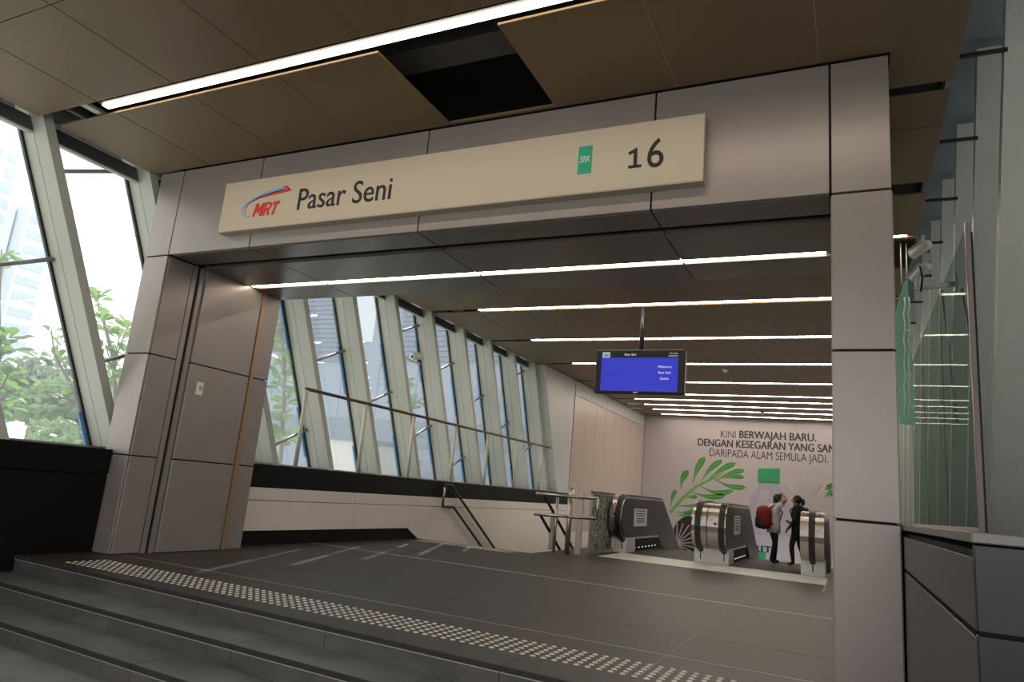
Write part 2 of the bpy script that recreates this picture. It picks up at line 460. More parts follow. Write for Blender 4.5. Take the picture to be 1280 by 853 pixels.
# ---- left parapet wall
wl = struct('wall_left', 'low parapet wall below the left windows, black cap over pale panels', 'wall')
box('core', -9.3, XW-.03, -7, 22.4, -.6, 1.22, 'black', wl)
box('black_panel', XW-.03, XW, -7, 5.94, -.51, .93, 'black', wl)
box('black_panel', XW-.03, XW+.01, -7, 5.94, .945, 1.25, 'black', wl)
box('black_cap', XW-.03, XW, 8.0, 22.4, .89, 1.25, 'black', wl)
box('sill', -9.3, XW-.03, -7, 22.4, 1.22, 1.25, 'pelmet', wl)
yj = [7.97, 9.25, 11.0, 12.9, 14.8]
for a, b in zip(yj[:-1], yj[1:]):
    box('panel', XW-.03, XW, a+.005, b-.005, .69, .885, 'whitepan', wl, .003)
    if a < 12.5: box('panel', XW-.03, XW, a+.005, b-.005, .22, .68, 'whitepan', wl, .003)
for a, b in ((14.8, 17.2), (17.2, 19.8), (19.8, 22.4)):
    box('panel', XW-.03, XW, a+.005, b-.005, .69, .885, 'whitepan', wl, .003)
box('kick_recess', XW-.03, XW-.02, 7.97, 12.9, 0, .22, 'black', wl)
# wall beside the descending stair
prism('stair_panel', [(12.905, .68), (12.905, .22), (13.35, 0), (14.8, -.86), (14.8, .68)], 0, XW-.03, XW, 'whitepan', wl)
for a, b in ((14.805, 17.2), (17.205, 19.8), (19.805, 22.4), (22.405, 31.4)):
    box('stair_panel', XW-.03, XW, a, b, -6.4, .68 if b < 22.6 else 0, 'whitepan', wl)

# ---- rear part of the left wall
wr = struct('wall_left_rear', 'beige panelled side wall between the windows and the mural', 'wall')
prism('pale_panel', [(21.32, 1.25), (19.47, 5.2), (22.3, 5.2), (22.3, 1.25)], 0, XI-.02, XW-.02, 'palegrey', wr)
yj = [22.32 + 1.16*i for i in range(9)]; yj[-1] = 31.45
for a, b in zip(yj[:-1], yj[1:]):
    box('panel', XW-.05, XW, a+.006, b-.006, -1.5, 4.55, 'beige', wr, .003)
    box('panel', XW-.05, XW, a+.006, b-.006, 4.565, 5.04, 'palegrey', wr, .003)
box('core', XW-.12, XW-.051, 22.3, 31.5, -6.4, 5.05, 'core', wr)

# ---- back wall and lower hall
wb = struct('wall_back', 'lilac grey end wall carrying the large mural', 'wall')
box('core', -8.6, 2.0, 31.52, 31.7, -6.6, 5.6, 'palegrey', wb)
lf = box('floor_lower', -8.6, 2.0, 13.3, 31.6, -6.6, -6.4, 'floor')
tag(lf, 'dark floor of the hall at the bottom of the escalators', 'floor', kind='structure')
box('well_wall', -5.76, -5.70, 13.4, 31.5, -6.4, -.6, 'palegrey', lf)

ORD = ['first', 'second', 'third', 'fourth', 'fifth', 'sixth', 'seventh', 'eighth', 'ninth', 'tenth', 'eleventh', 'twelfth', 'thirteenth', 'fourteenth', 'fifteenth', 'sixteenth', 'seventeenth']
# ---- leaning glazed bays, left
RODS = {1: [(65, 322)], 2: [(158, 420), (140, 203)], 4: [(381, 536), (355, 365)], 5: [(428, 437)], 6: [(486, 488)],
        7: [(520, 405), (536, 531)], 8: [(566, 453), (577, 570)], 9: [(601, 493)], 10: [(634, 527)], 11: [(654, 463), (664, 557)]}
def para(name, x0, x1, ya, yb, z0, z1, m, parent, side=1):
    """a slab leaning in y with height; ya..yb measured at sill height"""
    s0, s1 = -LEAN*(z0-1.27), -LEAN*(z1-1.27)
    return prism(name, [(ya+s0, z0), (yb+s0, z0), (yb+s1, z1), (ya+s1, z1)], 0, x0, x1, m, parent)
FT, FD = .13, .50
for n in range(-4, 12):
    ye = 6.31 + 1.445*(n-1) if n <= 4 else 10.645 + 1.52*(n-4)
    sp = 1.445 if n <= 4 else 1.52           # far inner edge of this bay's column at the sill
    w = struct('window_%d' % (n+5), ORD[11-n]+' leaning window bay from the far end of the left facade', 'window')
    para('column', XI-FD, XI, ye-FT, ye, 1.25, 5.6, 'fin', w)
    para('column_seam', XI-FD*.52, XI-FD*.50, ye-FT-.004, ye-FT+.01, 1.26, 5.5, 'alu', w)
    para('pane', XI-FD+.02, XI-FD+.035, ye-sp, ye-FT, 1.25, 5.3, 'glassL', w)
    para('seal', XI-FD, XI-FD+.05, ye-FT-.035, ye-FT, 1.25, 5.2, 'plastic', w)
    box('sill_flashing', XI-FD, XI-.02, ye-sp+.02, ye-FT-.02, 1.25, 1.275, 'alu', w)
    for z0, z1 in (((1.28, 2.15), (3.15, 4.05)) if n > 2 else ((1.28, 1.7),)):
        dz = .18*((n*7) % 5-2)
        para('film_strip', XI-FD+.0, XI-FD+.04, ye-FT-.085, ye-FT-.036, max(1.28, z0+dz), z1+dz, 'bluestrip', w)
    yt = -LEAN*(4.98-1.27)
    box('pelmet', XI-.30, XI-.24, ye-sp+yt, ye-FT+yt, 4.95, 5.12, 'pelmet', w)
    box('pelmet_edge', XI-.31, XI-.23, ye-sp+yt, ye-FT+yt, 4.93, 4.95, 'fin', w)
    box('head', XI-.5, XI-.02, ye-sp+yt-.2, ye-FT+yt-.2, 5.3, 5.33, 'void', w)
    pts = RODS.get(n, [(None, 2.3 + .45*((n*3) % 4))])
    for q in pts:
        if q[0] is None: P = Vector((XI-FD+.1, ye-FT-LEAN*(q[1]-1.27), q[1]))
        else:
            P = H(q[0], q[1], 0, XI-FD+.1); P.y = ye-FT+.03-LEAN*(P.z-1.27)
        Q = P - Vector((0, 1, LEAN))*(1.33/(1+LEAN*LEAN))
        tube('transom_rod', [P, Q], .028, 'alu', w, 8)
        lathe('rod_cap', [(.05, -.02), (.05, .02)], 'alu', w, P, 'Y', 10)

# ---- leaning bays, right
for n in range(-4, 12):
    ye = 8.08 + 1.525*n
    w = struct('window_%d' % (n+21), ORD[11-n]+' leaning window bay from the far end of the right facade', 'window')
    para('column', XR, XR+FD, ye, ye+FT, 1.2, 5.9, 'fin', w)
    para('pane', XR+FD-.035, XR+FD-.02, ye+FT, ye+1.525, 1.2, 5.3, 'glassL', w)
    para('seal', XR+FD-.05, XR+FD, ye-.035, ye, 1.25, 5.2, 'plastic', w)
    box('tie_rod', .88, XR+.02, ye-1.82, ye-1.79, 5.10, 5.13, 'plastic', w)

# ---- right plinth with glass screen
wp = struct('wall_right', 'low metal clad plinth wall right of the portal pillar', 'wall')
box('core', .38, 2.6, 2.73, 31.5, -.6, 1.14, 'core', wp)
for a, b in ((2.72, 5.94),):
    box('panel', .35, .38, a, b, -.6, .88, 'plinth', wp, .003)
    box('panel', .35, .38, a, b, .90, 1.12, 'plinth', wp, .003)
box('panel', .352, 2.6, 2.70, 2.73, .90, 1.16, 'plinthdark', wp, .003)
box('panel', .352, 2.6, 2.70, 2.73, -.6, .89, 'plinthdark', wp, .003)
box('sill', .345, 2.6, 2.69, 31.5, 1.165, 1.20, 'sill', wp, .004)
wg = struct('window_40', 'tall green tinted glass screen in front of the right columns', 'window')
box('frame_post', 1.07, 1.12, 7.80, 7.86, 1.2, 4.22, 'pinkalu', wg, .006)
box('frame_gasket', 1.12, 1.13, 7.79, 7.86, 1.2, 4.1, 'plastic', wg)
for a, b in ((7.87, 10.3), (10.31, 12.8), (12.81, 15.3)):
    box('pane', 1.09, 1.102, a, b, 1.2, 4.2, 'glassR', wg)
box('frame_rail', 1.07, 1.12, 7.86, 15.3, 1.2, 1.24, 'pinkalu', wg)

# ================================================================== THINGS
# ---- ceiling lights
def strip(x0, x1, y, z, label, segs, w=.075, m='tube', group='linear ceiling lights'):
    t = tag(empty('ceiling_light', ((x0+x1)/2, y, z)), label, 'light', group)
    box('housing', x0-.02, x1+.02, y-w*.9, y+w*.9, z+.005, z+.06, 'housing', t)
    L = (x1-x0)/segs
    for i in range(segs):
        box('tube', x0+i*L+.008, x0+(i+1)*L-.008, y-w/2, y+w/2, z-.015, z+.004, m, t)
    return t
strip(-7.66, .82, 4.47, ZC+.035, 'bright linear light in the ceiling slot in front of the portal', 7, .08)
strip(-8.02, -.18, 7.37, ZS+.005, 'linear light recessed in the portal soffit under the sign', 6, .058)
wl_lab = ['behind the portal beam', 'with the screen pole below', 'second beyond the portal beam', 'third beyond the portal beam', 'just behind the hanging screen',
          'fifth from the mural wall', 'fourth from the mural wall', 'third from the mural wall', 'second from the mural wall', 'nearest the mural wall']
for ly, lb in zip(LIGHTY, wl_lab):
    strip(-7.45, .75, ly, ZC+.02, 'slim linear hall ceiling light '+lb, 6, .05, 'tube2')

# ---- station sign
SY = 5.83
sg = tag(empty('station_sign', (-4.1, PY, 4.35)), 'long cream sign reading Pasar Seni with logo, green badge and 16', 'sign')
c = [H(281.9, 230.3, 1, SY), H(881, 140.5, 1, SY), H(879.6, 225.5, 1, SY), H(272.9, 291.5, 1, SY)]
sx0, sx1 = (c[0].x+c[3].x)/2, (c[1].x+c[2].x)/2
sz1, sz0 = (c[0].z+c[1].z)/2, (c[2].z+c[3].z)/2
box('board', sx0, sx1, SY+.004, PY-.005, sz0, sz1, 'signside', sg)
box('face', sx0+.006, sx1-.006, SY, SY+.004, sz0+.01, sz1-.006, 'sign', sg)
def spt(px, py): return H(px, py, 1, SY)
a, b = spt(371, 262), spt(488, 248.5)
text('lettering', 'Pasar Seni', a.x, b.x, (a.z+b.z)/2-.005, .265, SY, 'ink', sg, bold=.006)
a, b = spt(785, 212), spt(829, 208)
a6, b6 = spt(808.5, 210), spt(829, 208)
text('number', '6', a6.x, b6.x, (a6.z+b6.z)/2, .285, SY, 'ink', sg, bold=.004)
one = [(785.5, 191), (796.8, 184.6), (796.2, 206.2), (801.8, 205.6), (801.6, 208.9), (785.2, 210.9), (785.4, 207.5), (791.8, 206.8), (792.3, 190.8), (786.3, 194.2)]
prism('number', [(spt(*q).x, spt(*q).z) for q in one], 1, SY-.006, SY, 'ink', sg)
a, b = spt(721.5, 218.5), spt(742.5, 181.5)
gb = box('badge', a.x, b.x-.01, SY-.003, SY, a.z, b.z, 'green', sg)
mx_ = (a.x+b.x)/2; mz_ = (a.z+b.z)/2
sub(text('badge_lettering', 'SBK', mx_-.06, mx_+.055, mz_-.025, .062, SY-.003, 'white', sg, bold=0, shear=.25), gb)
a, b = spt(315, 271), spt(348, 267)
LET = {'M': [(0, 0), (0, 1), (.28, 1), (.5, .6), (.72, 1), (1, 1), (1, 0), (.74, 0), (.74, .55), (.56, .2), (.44, .2), (.26, .55), (.26, 0)],
       'R': [(0, 0), (0, 1), (.7, 1), (.95, .86), (.95, .54), (.74, .42), (1, 0), (.68, 0), (.46, .38), (.3, .38), (.3, 0)],
       'T': [(.34, 0), (.34, .76), (0, .76), (0, 1), (1, 1), (1, .76), (.66, .76), (.66, 0)]}
lw0, lh, lz = (b.x-a.x-.045), .17, (a.z+b.z)/2-.005
for ch, f0, f1 in (('M', 0, .40), ('R', .43, .72), ('T', .74, 1.0)):
    fx = lambda u, v: a.x + lw0*(f0+(f1-f0)*u) + .25*lh*v
    lo = prism('logo_lettering', [(fx(u, v), lz+lh*v) for u, v in LET[ch]], 1, SY-.005, SY, 'red', sg)
    if ch == 'R': sub(prism('letter_counter', [(fx(u, v), lz+lh*v) for u, v in ((.32, .58), (.32, .8), (.62, .8), (.62, .58))], 1, SY-.006, SY-.005, 'sign', sg), lo)
def swoosh(name, P, wds, m):
    V, F = [], []
    n = len(P)
    for i, (px, py) in enumerate(P):
        p = spt(px, py)
        q0 = spt(*P[max(i-1, 0)]); q1 = spt(*P[min(i+1, n-1)])
        t = (q1-q0).normalized(); nn = Vector((-t.z, 0, t.x))
        for s_ in (-1, 1):
            for d in (0, -.004):
                v = p+nn*wds[i]*s_; V.append((v.x, SY+d, v.z))
    for i in range(n-1):
        o_ = i*4
        for (u, v) in ((0, 1), (1, 3), (3, 2), (2, 0)):
            F.append([o_+u, o_+v, o_+4+v, o_+4+u])
    F.append([0, 2, 3, 1]); k = (n-1)*4; F.append([k, k+1, k+3, k+2])
    return meshobj(name, V, F, m, sg)
swoosh('logo_swoosh', [(312, 271.5), (305, 270), (302, 263), (307, 256), (318, 249), (333, 242), (347, 238), (357, 235)], [.004, .007, .008, .012, .016, .020, .022, .020], 'blue')
swoosh('logo_swoosh', [(308, 268), (306, 262), (312, 254), (325, 247), (340, 242.5), (352, 239.5), (362, 237), (364, 238)], [.003, .004, .007, .012, .018, .022, .02, .004], 'red')
swoosh('logo_swoosh', [(355, 233.5), (359, 233.8), (362, 236)], [.004, .014, .004], 'red')

# ---- wall switch on the left jamb
p = H(249, 486, 0, -8.06)
sw = tag(empty('wall_switch', p), 'small white switch plate on the left portal jamb', 'switch')
pt_ = box('plate', p.x, p.x+.012, p.y-.055, p.y+.055, p.z-.09, p.z+.09, 'whitepaint', sw, .003)
sub(box('rocker', p.x+.012, p.x+.02, p.y-.01, p.y+.03, p.z-.02, p.z+.03, 'alu', sw), pt_)

# ---- tactile studs
def studs(name, x0, x1, y0, y1, sp, label, r=.018):
    bm = bmesh.new(); n = 8
    i = 0; x = x0
    while x <= x1:
        y = y0
        while y <= y1+1e-6:
            vb = [bm.verts.new((x+r*math.cos(2*math.pi*k/n), y+r*math.sin(2*math.pi*k/n), 0)) for k in range(n)]
            vt = [bm.verts.new((x+r*.7*math.cos(2*math.pi*k/n), y+r*.7*math.sin(2*math.pi*k/n), .006)) for k in range(n)]
            for k in range(n): bm.faces.new((vb[k], vb[(k+1) % n], vt[(k+1) % n], vt[k]))
            bm.faces.new(vt)
            y += sp
        x += sp; i += 1
    me = bpy.data.meshes.new(name); bm.to_mesh(me); bm.free()
    o = link(name, me, 'stud'); tag(o, label, 'tactile paving', kind='stuff')
    return o
studs('tactile_studs', -7.70, -.25, 5.20, 5.72, .0867, 'rows of steel tactile studs along the top of the entrance steps', .024)
studs('tactile_studs', -8.1, -5.95, 12.85, 13.25, .1, 'patch of steel tactile studs at the head of the far stair', .024)

# ---- hanging information display
p0 = H(745.5, 437, 1, 13.2); p1 = H(857, 437, 1, 13.2); pb = H(800, 492.5, 1, 13.2); pt = H(800, 437, 1, 13.2)
dx0, dx1, dz0, dz1 = p0.x, p1.x, pb.z, pt.z
ds = tag(empty('information_display', ((dx0+dx1)/2, 13.25, dz0)), 'hanging black display with blue welcome screen on a ceiling pole', 'screen')
dy = 13.2
box('housing', dx0, dx1, dy, dy+.16, dz0, dz1, 'plastic', ds, .02)
iw0, iw1 = dx0+.13, dx1-.13
sp_ = box('screen_panel', iw0, iw1, dy-.006, dy+.001, dz0+.05, dz1-.17, 'screen', ds)
tb_ = box('title_bar', iw0, iw1, dy-.005, dy+.001, dz1-.168, dz1-.05, 'screenbar', ds)
lt_ = box('logo_tile', iw0+.01, iw0+.17, dy-.007, dy-.005, dz1-.17, dz1-.055, 'screenblue', ds)
sub(text('logo_mark', 'MRT', iw0+.05, iw0+.14, dz1-.145, .045, dy-.0075, 'red', ds, bold=.04, shear=.2, depth=.002), lt_)
sub(text('title_lettering', 'Pasar Seni', iw0+.47, iw0+.70, dz1-.125, .045, dy-.006, 'screentext', ds, depth=.002), tb_)
sub(text('title_lettering', '10:12:10', iw1-.17, iw1-.02, dz1-.095, .025, dy-.006, 'screentext', ds, depth=.002), tb_)
sub(text('title_lettering', '03/02/2019', iw1-.19, iw1-.01, dz1-.145, .025, dy-.006, 'screentext', ds, depth=.002), tb_)
for i, s_ in enumerate(('Welcome to', 'Pasar Seni', 'Station')):
    wd = (.27, .245, .165)[i]
    sub(text('welcome_lettering', s_, iw1-.255-wd/2, iw1-.255+wd/2, dz1-.37-.115*i, .05, dy-.007, 'screentext', ds, depth=.002), sp_)
xc = H(803, 410, 1, 13.47).x
box('mount', xc-.15, xc+.15, 13.35, 13.53, dz1-.3, dz1-.1, 'plastic', ds)
tube('pole', [(xc, 13.47, dz1-.25), (xc, 13.47, ZC)], .05, 'plastic', ds, 12)
box('indicator', xc-.04, xc+.04, dy-.004, dy, dz0+.02, dz0+.03, 'screentext', ds)

# ---- smoke detectors
for (px, py, lb) in ((907, 462, 'white dome smoke detector on the ceiling right of the hanging screen'), (953, 515.5, 'white dome detector on the ceiling near the mural')):
    p = H(px, py, 2, ZC)
    t = tag(empty('smoke_detector', p), lb, 'detector', 'ceiling detectors')
    lathe('base', [(.09, 0), (.09, -.025)], 'whitepaint', t, p)
    lathe('dome', [(.085, -.025), (.075, -.06), (.04, -.09), (.001, -.10)], 'whitepaint', t, p)

# ---- guard rail along the left windows
gr = tag(empty('guard_rail', (XW-.12, 15, 1.25)), 'long thin bronze guard rail on cream posts before the left windows', 'railing')
PXP = [(384, 484), (458.6, 502), (518, 520), (570, 530.5), (610.6, 541), (646.5, 551), (677.4, 557), (703.8, 562)]
xg = XW-.12; zr = 2.60
ys = [H(a, b, 0, xg).y for a, b in PXP]
for y in ys: tube('post', [(xg, y, 1.25), (xg, y, zr-.02)], .036, 'creampost', gr, 8)
tube('top_rail', [(xg, ys[0]-.03, zr), (xg, ys[-1]+.1, zr)], .03, 'bronzerail', gr, 10)

# ---- stair at the far left, with its rails
ss = struct('stairs', 'stair descending beside the far left wall', 'stairs')
for i in range(14):
    z = -.17*i; y = 13.4+.29*(i-1)
    if i: box('tread', XW+.005, -5.76, y, y+.31, z-.12, z, 'floor', ss)
def stair_rail(x, y0, label, m='rubber'):
    t = tag(empty('stair_handrail', (x, y0, 0)), label, 'handrail', 'stair handrails')
    k = -.587
    tube('upper_rail', [(x, y0, 1.13), (x, y0+.05, 1.18), (x, y0+.3, 1.18), (x, y0+4.3, 1.18+k*4.0)], .03, m, t)
    tube('lower_rail', [(x, y0, .74), (x, y0+.05, .69), (x, y0+.5, .69), (x, y0+4.0, .69+k*3.5)], .03, m, t)
    tube('end_bend', [(x, y0, .74), (x, y0, 1.13)], .032, 'steel', t)
    for q in (.45, 2.2):
        z = .69 if q < .5 else .69+k*(q-.5)
        side = -.09 if x < -7 else .09
        tube('bracket', [(x, y0+q, z-.01), (x+side, y0+q, z-.05)], .015, 'steel', t, 8)
    return t
stair_rail(XW+.10, 14.07, 'double black handrail on the pale wall beside the far stair')
t = tag(empty('stair_handrail', (-5.95, 15, 0)), 'double black handrail sloping down behind the steel barrier', 'handrail', 'stair handrails')
for nm, px0, py0 in (('upper_rail', 680, 619), ('lower_rail', 676, 645)):
    p = H(px0, py0, 0, -5.95)
    tube(nm, [p, p+Vector((0, 4.0, -.587*4.0))], .032, 'rubber', t)

# ---- stainless barrier
yb = 14.3
br = tag(empty('steel_barrier', (-5.4, yb, 0)), 'stainless steel barrier with two rails and posts beside the escalators', 'barrier')
for (pl_, pr_, nm) in (((670, 617), (747, 624), 'rail'), ((668, 643), (747, 649), 'rail')):
    a, b = H(*pl_, 1, yb), H(*pr_, 1, yb)
    tube(nm, [a, b], .032, 'steel', br, 10)
a = H(747, 624, 1, yb); b = H(747, 649, 1, yb)
tube('end_bend', [a, b], .03, 'steel', br, 10)
for px_, py_, top, r in ((697, 622, None, .03), (714, 612, None, .055)):
    q = H(px_, py_, 1, yb+.06)
    tube('post', [(q.x, yb+.06, 0), (q.x, yb+.06, q.z)], r, 'steel2', br, 14)
    if r > .05: lathe('post_cap', [(.055, 0), (.045, .035), (.001, .05)], 'steel', br, (q.x, yb+.06, q.z), 'Z', 14)
q = H(727, 614, 1, yb+.15)
box('flat_post', q.x-.06, q.x+.07, yb+.1, yb+.14, 0, q.z, 'steel2', br, .004)
q = H(690, 655, 1, yb+.5)
box('flat_post', q.x-.045, q.x+.045, yb+.48, yb+.52, 0, .78, 'steel2', br, .004)

# ---- glass screen with leaf film, left of the escalators
mf = bpy.data.materials.new('leaf_film_glass'); mf.use_nodes = True; nt = mf.node_tree
bs = nt.nodes['Principled BSDF']; tc = nt.nodes.new('ShaderNodeTexCoord'); no = nt.nodes.new('ShaderNodeTexNoise')
no.inputs['Scale'].default_value = 13; no.inputs['Detail'].default_value = 5; no.inputs['Roughness'].default_value = .75; no.inputs['Distortion'].default_value = 1.6
cr = nt.nodes.new('ShaderNodeValToRGB'); cr.color_ramp.interpolation = 'CONSTANT'
cr.color_ramp.elements[0].color = (.55, .53, .48, 1); cr.color_ramp.elements[1].color = (.02, .03, .02, 1); cr.color_ramp.elements[1].position = .49
nt.links.new(tc.outputs['Object'], no.inputs['Vector']); nt.links.new(no.outputs['Fac'], cr.inputs['Fac']); nt.links.new(cr.outputs[0], bs.inputs['Base Color'])
bs.inputs['Roughness'].default_value = .6; bs.inputs['Specular IOR Level'].default_value = .1
M['leaffilm'] = mf
gs = tag(empty('glass_screen', (-5.05, 15.6, 0)), 'framed glass screen with black leaf pattern left of the escalators', 'screen')
xg = -5.06
for a, b in ((14.95, 15.62), (15.72, 16.45)):
    box('pane', xg-.008, xg+.008, a, b, .04, 1.27, 'leaffilm', gs)
for y in (14.92, 15.67, 16.48): box('frame_post', xg-.025, xg+.025, y-.03, y+.03, 0, 1.30, 'steel2', gs)
box('top_rail', xg-.03, xg+.03, 14.89, 16.51, 1.28, 1.33, 'bronzerail', gs)

# ---- escalators
def esc_profile(off=0.0, y0=16.0, tail=24.5, n=14):
    """outline in (y, z) of a balustrade that turns down 30 degrees"""
    R_, zc, yc = .5+off, .80, y0+.5
    P = []
    yk = 20.0
    k = math.tan(math.radians(30))
    P.append((tail, zc+R_-(tail-yk)*k))
    P.append((yk, zc+R_))
    for i in range(n+1):
        a = math.pi/2 + math.pi*i/n
        P.append((yc+R_*math.cos(a), zc+R_*math.sin(a)))
    P.append((yk-.4, zc-R_)); P.append((tail, zc-R_-(tail-yk+.4)*k))
    return P
def belt(name, x0, x1, parent, off0=.0, off1=.035, upto=None):
    A, B = esc_profile(off0), esc_profile(off1)
    n = 17
    V, F = [], []
    for i in range(n):
        for (y, z), x in ((A[i], x0), (A[i], x1), (B[i], x1), (B[i], x0)): V.append((x, y, z))
    for i in range(n-1):
        for k_ in range(4):
            F.append([i*4+k_, i*4+(k_+1) % 4, (i+1)*4+(k_+1) % 4, (i+1)*4+k_])
    F.append([0, 1, 2, 3]); F.append([(n-1)*4+k_ for k_ in range(4)])
    return meshobj(name, V, F, 'rubber', parent)
def balustrade(parent, x0, x1, bx, face):
    P = esc_profile()
    c_ = prism('balustrade_casing', P, 0, x0, x1, 'steel', parent)
    for i, p in enumerate(c_.data.polygons):
        if i > 1: p.use_smooth = False
    Q = esc_profile(-.05)
    xf = x1 if face > 0 else x0
    sub(prism('side_panel', Q, 0, min(xf, xf+.012*face), max(xf, xf+.012*face), 'escglass', parent), c_)
    sub(belt('handrail_belt', bx-.06, bx+.06, parent), c_)
    yc = 16.5
    bc = box('base_cabinet', x0-.01, x1+.01, 16.48, 17.25, 0, .34, 'whitepaint', parent, .006)
    sub(lathe('handrail_inlet', [(.07, -.05), (.08, .0), (.07, .05)], 'rubber', parent, (bx, 16.52, .30), 'X', 12), bc)
    sub(box('inlet_slot', bx-.012, bx+.012, 16.474, 16.482, .08, .26, 'plastic', parent), bc)
    sub(lathe('key_switch', [(.03, -.01), (.03, .0)], 'plastic', parent, ((x0+x1)/2-.02, 16.005, .87), 'Y', 12), c_)
def escalator(name, xl0, xl1, xr0, xr1, bl, brr, label, leds):
    t = tag(empty('escalator', ((xl0+xr1)/2, 16.5, 0)), label, 'escalator', 'escalators going down')
    balustrade(t, xl0, xl1, bl, 1)
    balustrade(t, xr0, xr1, brr, -1)
    for (x, s_) in ((xl1, 1), (xr0, -1)):
        prism('skirt', [(17.26, 0), (17.26, .30), (19.7, .30), (24, -2.2), (24, -2.6), (19.6, 0)], 0, min(x-.1*s_, x-.02*s_), max(x-.1*s_, x-.02*s_), 'escdark', t)
    for k_ in range(7):
        y = 17.35 + .33*k_
        box('skirt_light', xl1-.02, xl1-.008, y, y+.03, .08, .10, 'led' if k_ else 'orange', t)
    box('comb_plate', xl1-.01, xr0+.01, 16.46, 19.7, -.06, .006, 'escdark', t)
    for k_ in range(10):
        z = -.02 - max(0, k_-1)*.2; y = 19.72+.4*k_
        box('step', xl1-.0, xr0+.0, y, y+.41, z-.22, z, 'escdark', t)
    return t
escalator('escalator', -5.00, -4.70, -3.12, -2.81, -4.79, -2.99, 'left escalator with dark side panels behind the leaf patterned screen', 1)
escalator('escalator', -2.79, -2.40, -.92, -.47, -2.49, -.70, 'right escalator where the two people are stepping on', 1)

# ---- paper notices on the escalator panels
def notice(x, pA, pB, label):
    a, b = H(*pA, 0, x), H(*pB, 0, x)
    t = tag(empty('paper_notice', (x, a.y, b.z)), label, 'notice', 'paper notices')
    sh_ = box('sheet', x, x+.003, min(a.y, b.y), max(a.y, b.y), min(a.z, b.z), max(a.z, b.z), 'paper', t)
    z1 = max(a.z, b.z); h = abs(a.z-b.z); y0, y1 = min(a.y, b.y), max(a.y, b.y)
    for i, f in enumerate((.12, .28, .40, .56, .66, .76)):
        m_ = .12 if i < 2 else .2
        sub(box('print_line', x+.003, x+.005, y0+(y1-y0)*m_, y1-(y1-y0)*m_, z1-h*f-.012, z1-h*f+.008, 'ink', t), sh_)
notice(-4.687, (793, 636), (808, 658), 'white paper notice on the dark panel of the left escalator')
notice(-2.387, (918, 645), (925, 668), 'white paper notice on the dark panel of the right escalator')

# ---- mural
MY = 31.50
mu = tag(empty('wall_mural', (-3.5, MY, 0)), 'huge lilac advert mural with leaves, bottle and slogan beyond the escalators', 'mural')
box('backing', -8.38, 1.9, MY, MY+.02, -6.3, 4.98, 'mural', mu)
def mp(px, py): return H(px, py, 1, MY)
def line(s_, pa, pb, h, bold, m='mtext'):
    a, b = mp(*pa), mp(*pb); text('slogan_lettering', s_, a.x, b.x, (a.z+b.z)/2, h, MY-.001, m, mu, bold=bold, depth=.008)
line('KINI', (901, 547.3), (919.5, 548), .31, -.006)
line('BERWAJAH BARU', (924, 548.4), (1017.5, 551.6), .31, .03)
line(',', (1018.5, 551.7), (1020.5, 551.7), .31, .0)
# (the slogan's second line goes on behind the portal pillar)
a = mp(872, 558.6); b = mp(1045, 565)
wv = (b.x-a.x)
text('slogan_lettering', 'DENGAN KESEGARAN YANG SAMA', a.x, a.x+wv*1.045, (a.z+b.z)/2, .31, MY-.001, 'mtext', mu, bold=.03, depth=.008)
line('DARIPADA ALAM SEMULA JADI.', (887, 571.4), (1035, 578), .33, -.006)
def mpoly(name, pts, m, d=.006):
    V = [];
    P = [mp(*q) for q in pts]
    poly = [(p.x, p.z) for p in P]
    return prism(name, poly, 1, MY-d, MY, m, mu)
def mleaf(p0, p1, w, bend=0.0, d=.008, m='mleaf'):
    a, b = mp(*p0), mp(*p1); t = b-a; L = t.length; t.normalize(); nn = Vector((-t.z, 0, t.x))
    up, dn = [], []
    for i in range(11):
        f = i/10; wd = w*math.sin(math.pi*min(1, f**2.0*.95+.05))**.6*(.3+.7*f); c_ = a+t*L*f+nn*bend*math.sin(math.pi*f)
        up.append(c_+nn*wd); dn.append(c_-nn*wd)
    pts = up+dn[::-1]
    lo_ = prism('mural_leaf', [(p.x, p.z) for p in pts], 1, MY-d, MY, m, mu)
    cen = [a+t*L*f+nn*bend*math.sin(math.pi*f) for f in (0, .25, .5, .75, .93)]
    pv = [(p+nn*.018) for p in cen]+[(p-nn*.012) for p in cen[::-1]]
    sub(prism('mural_vein', [(p.x, p.z) for p in pv], 1, MY-d-.003, MY-d, 'mleaf2' if m == 'mleaf' else 'mural', mu), lo_)
for p0, p1, w, bd in (((851, 612), (860, 588), .17, .1), ((866, 606), (881, 571), .17, .1), ((876, 603), (903, 575), .15, .12), ((884, 601), (920, 579), .15, .1),
                      ((895, 601), (931, 588), .13, .1), ((900, 598), (931, 597), .11, .05), ((893, 599), (933, 610), .14, -.15), ((873, 606), (917, 614), .14, -.25),
                      ((864, 615), (907, 620), .15, -.15), ((856, 620), (872, 621), .10, -.05), ((846, 632), (893, 627), .15, -.12), ((845, 640), (873, 636), .12, -.12),
                      ((845, 644), (865, 643), .11, -.05), ((838, 634), (845, 612), .12, .05)):
    mleaf(p0, p1, w, -bd if False else bd*.8)
mpoly('mural_stem', [(836, 640), (851, 622), (868, 608), (886, 599), (905, 590), (905, 592), (887, 602), (870, 611), (854, 625), (839, 643)], 'mleaf2', .012)
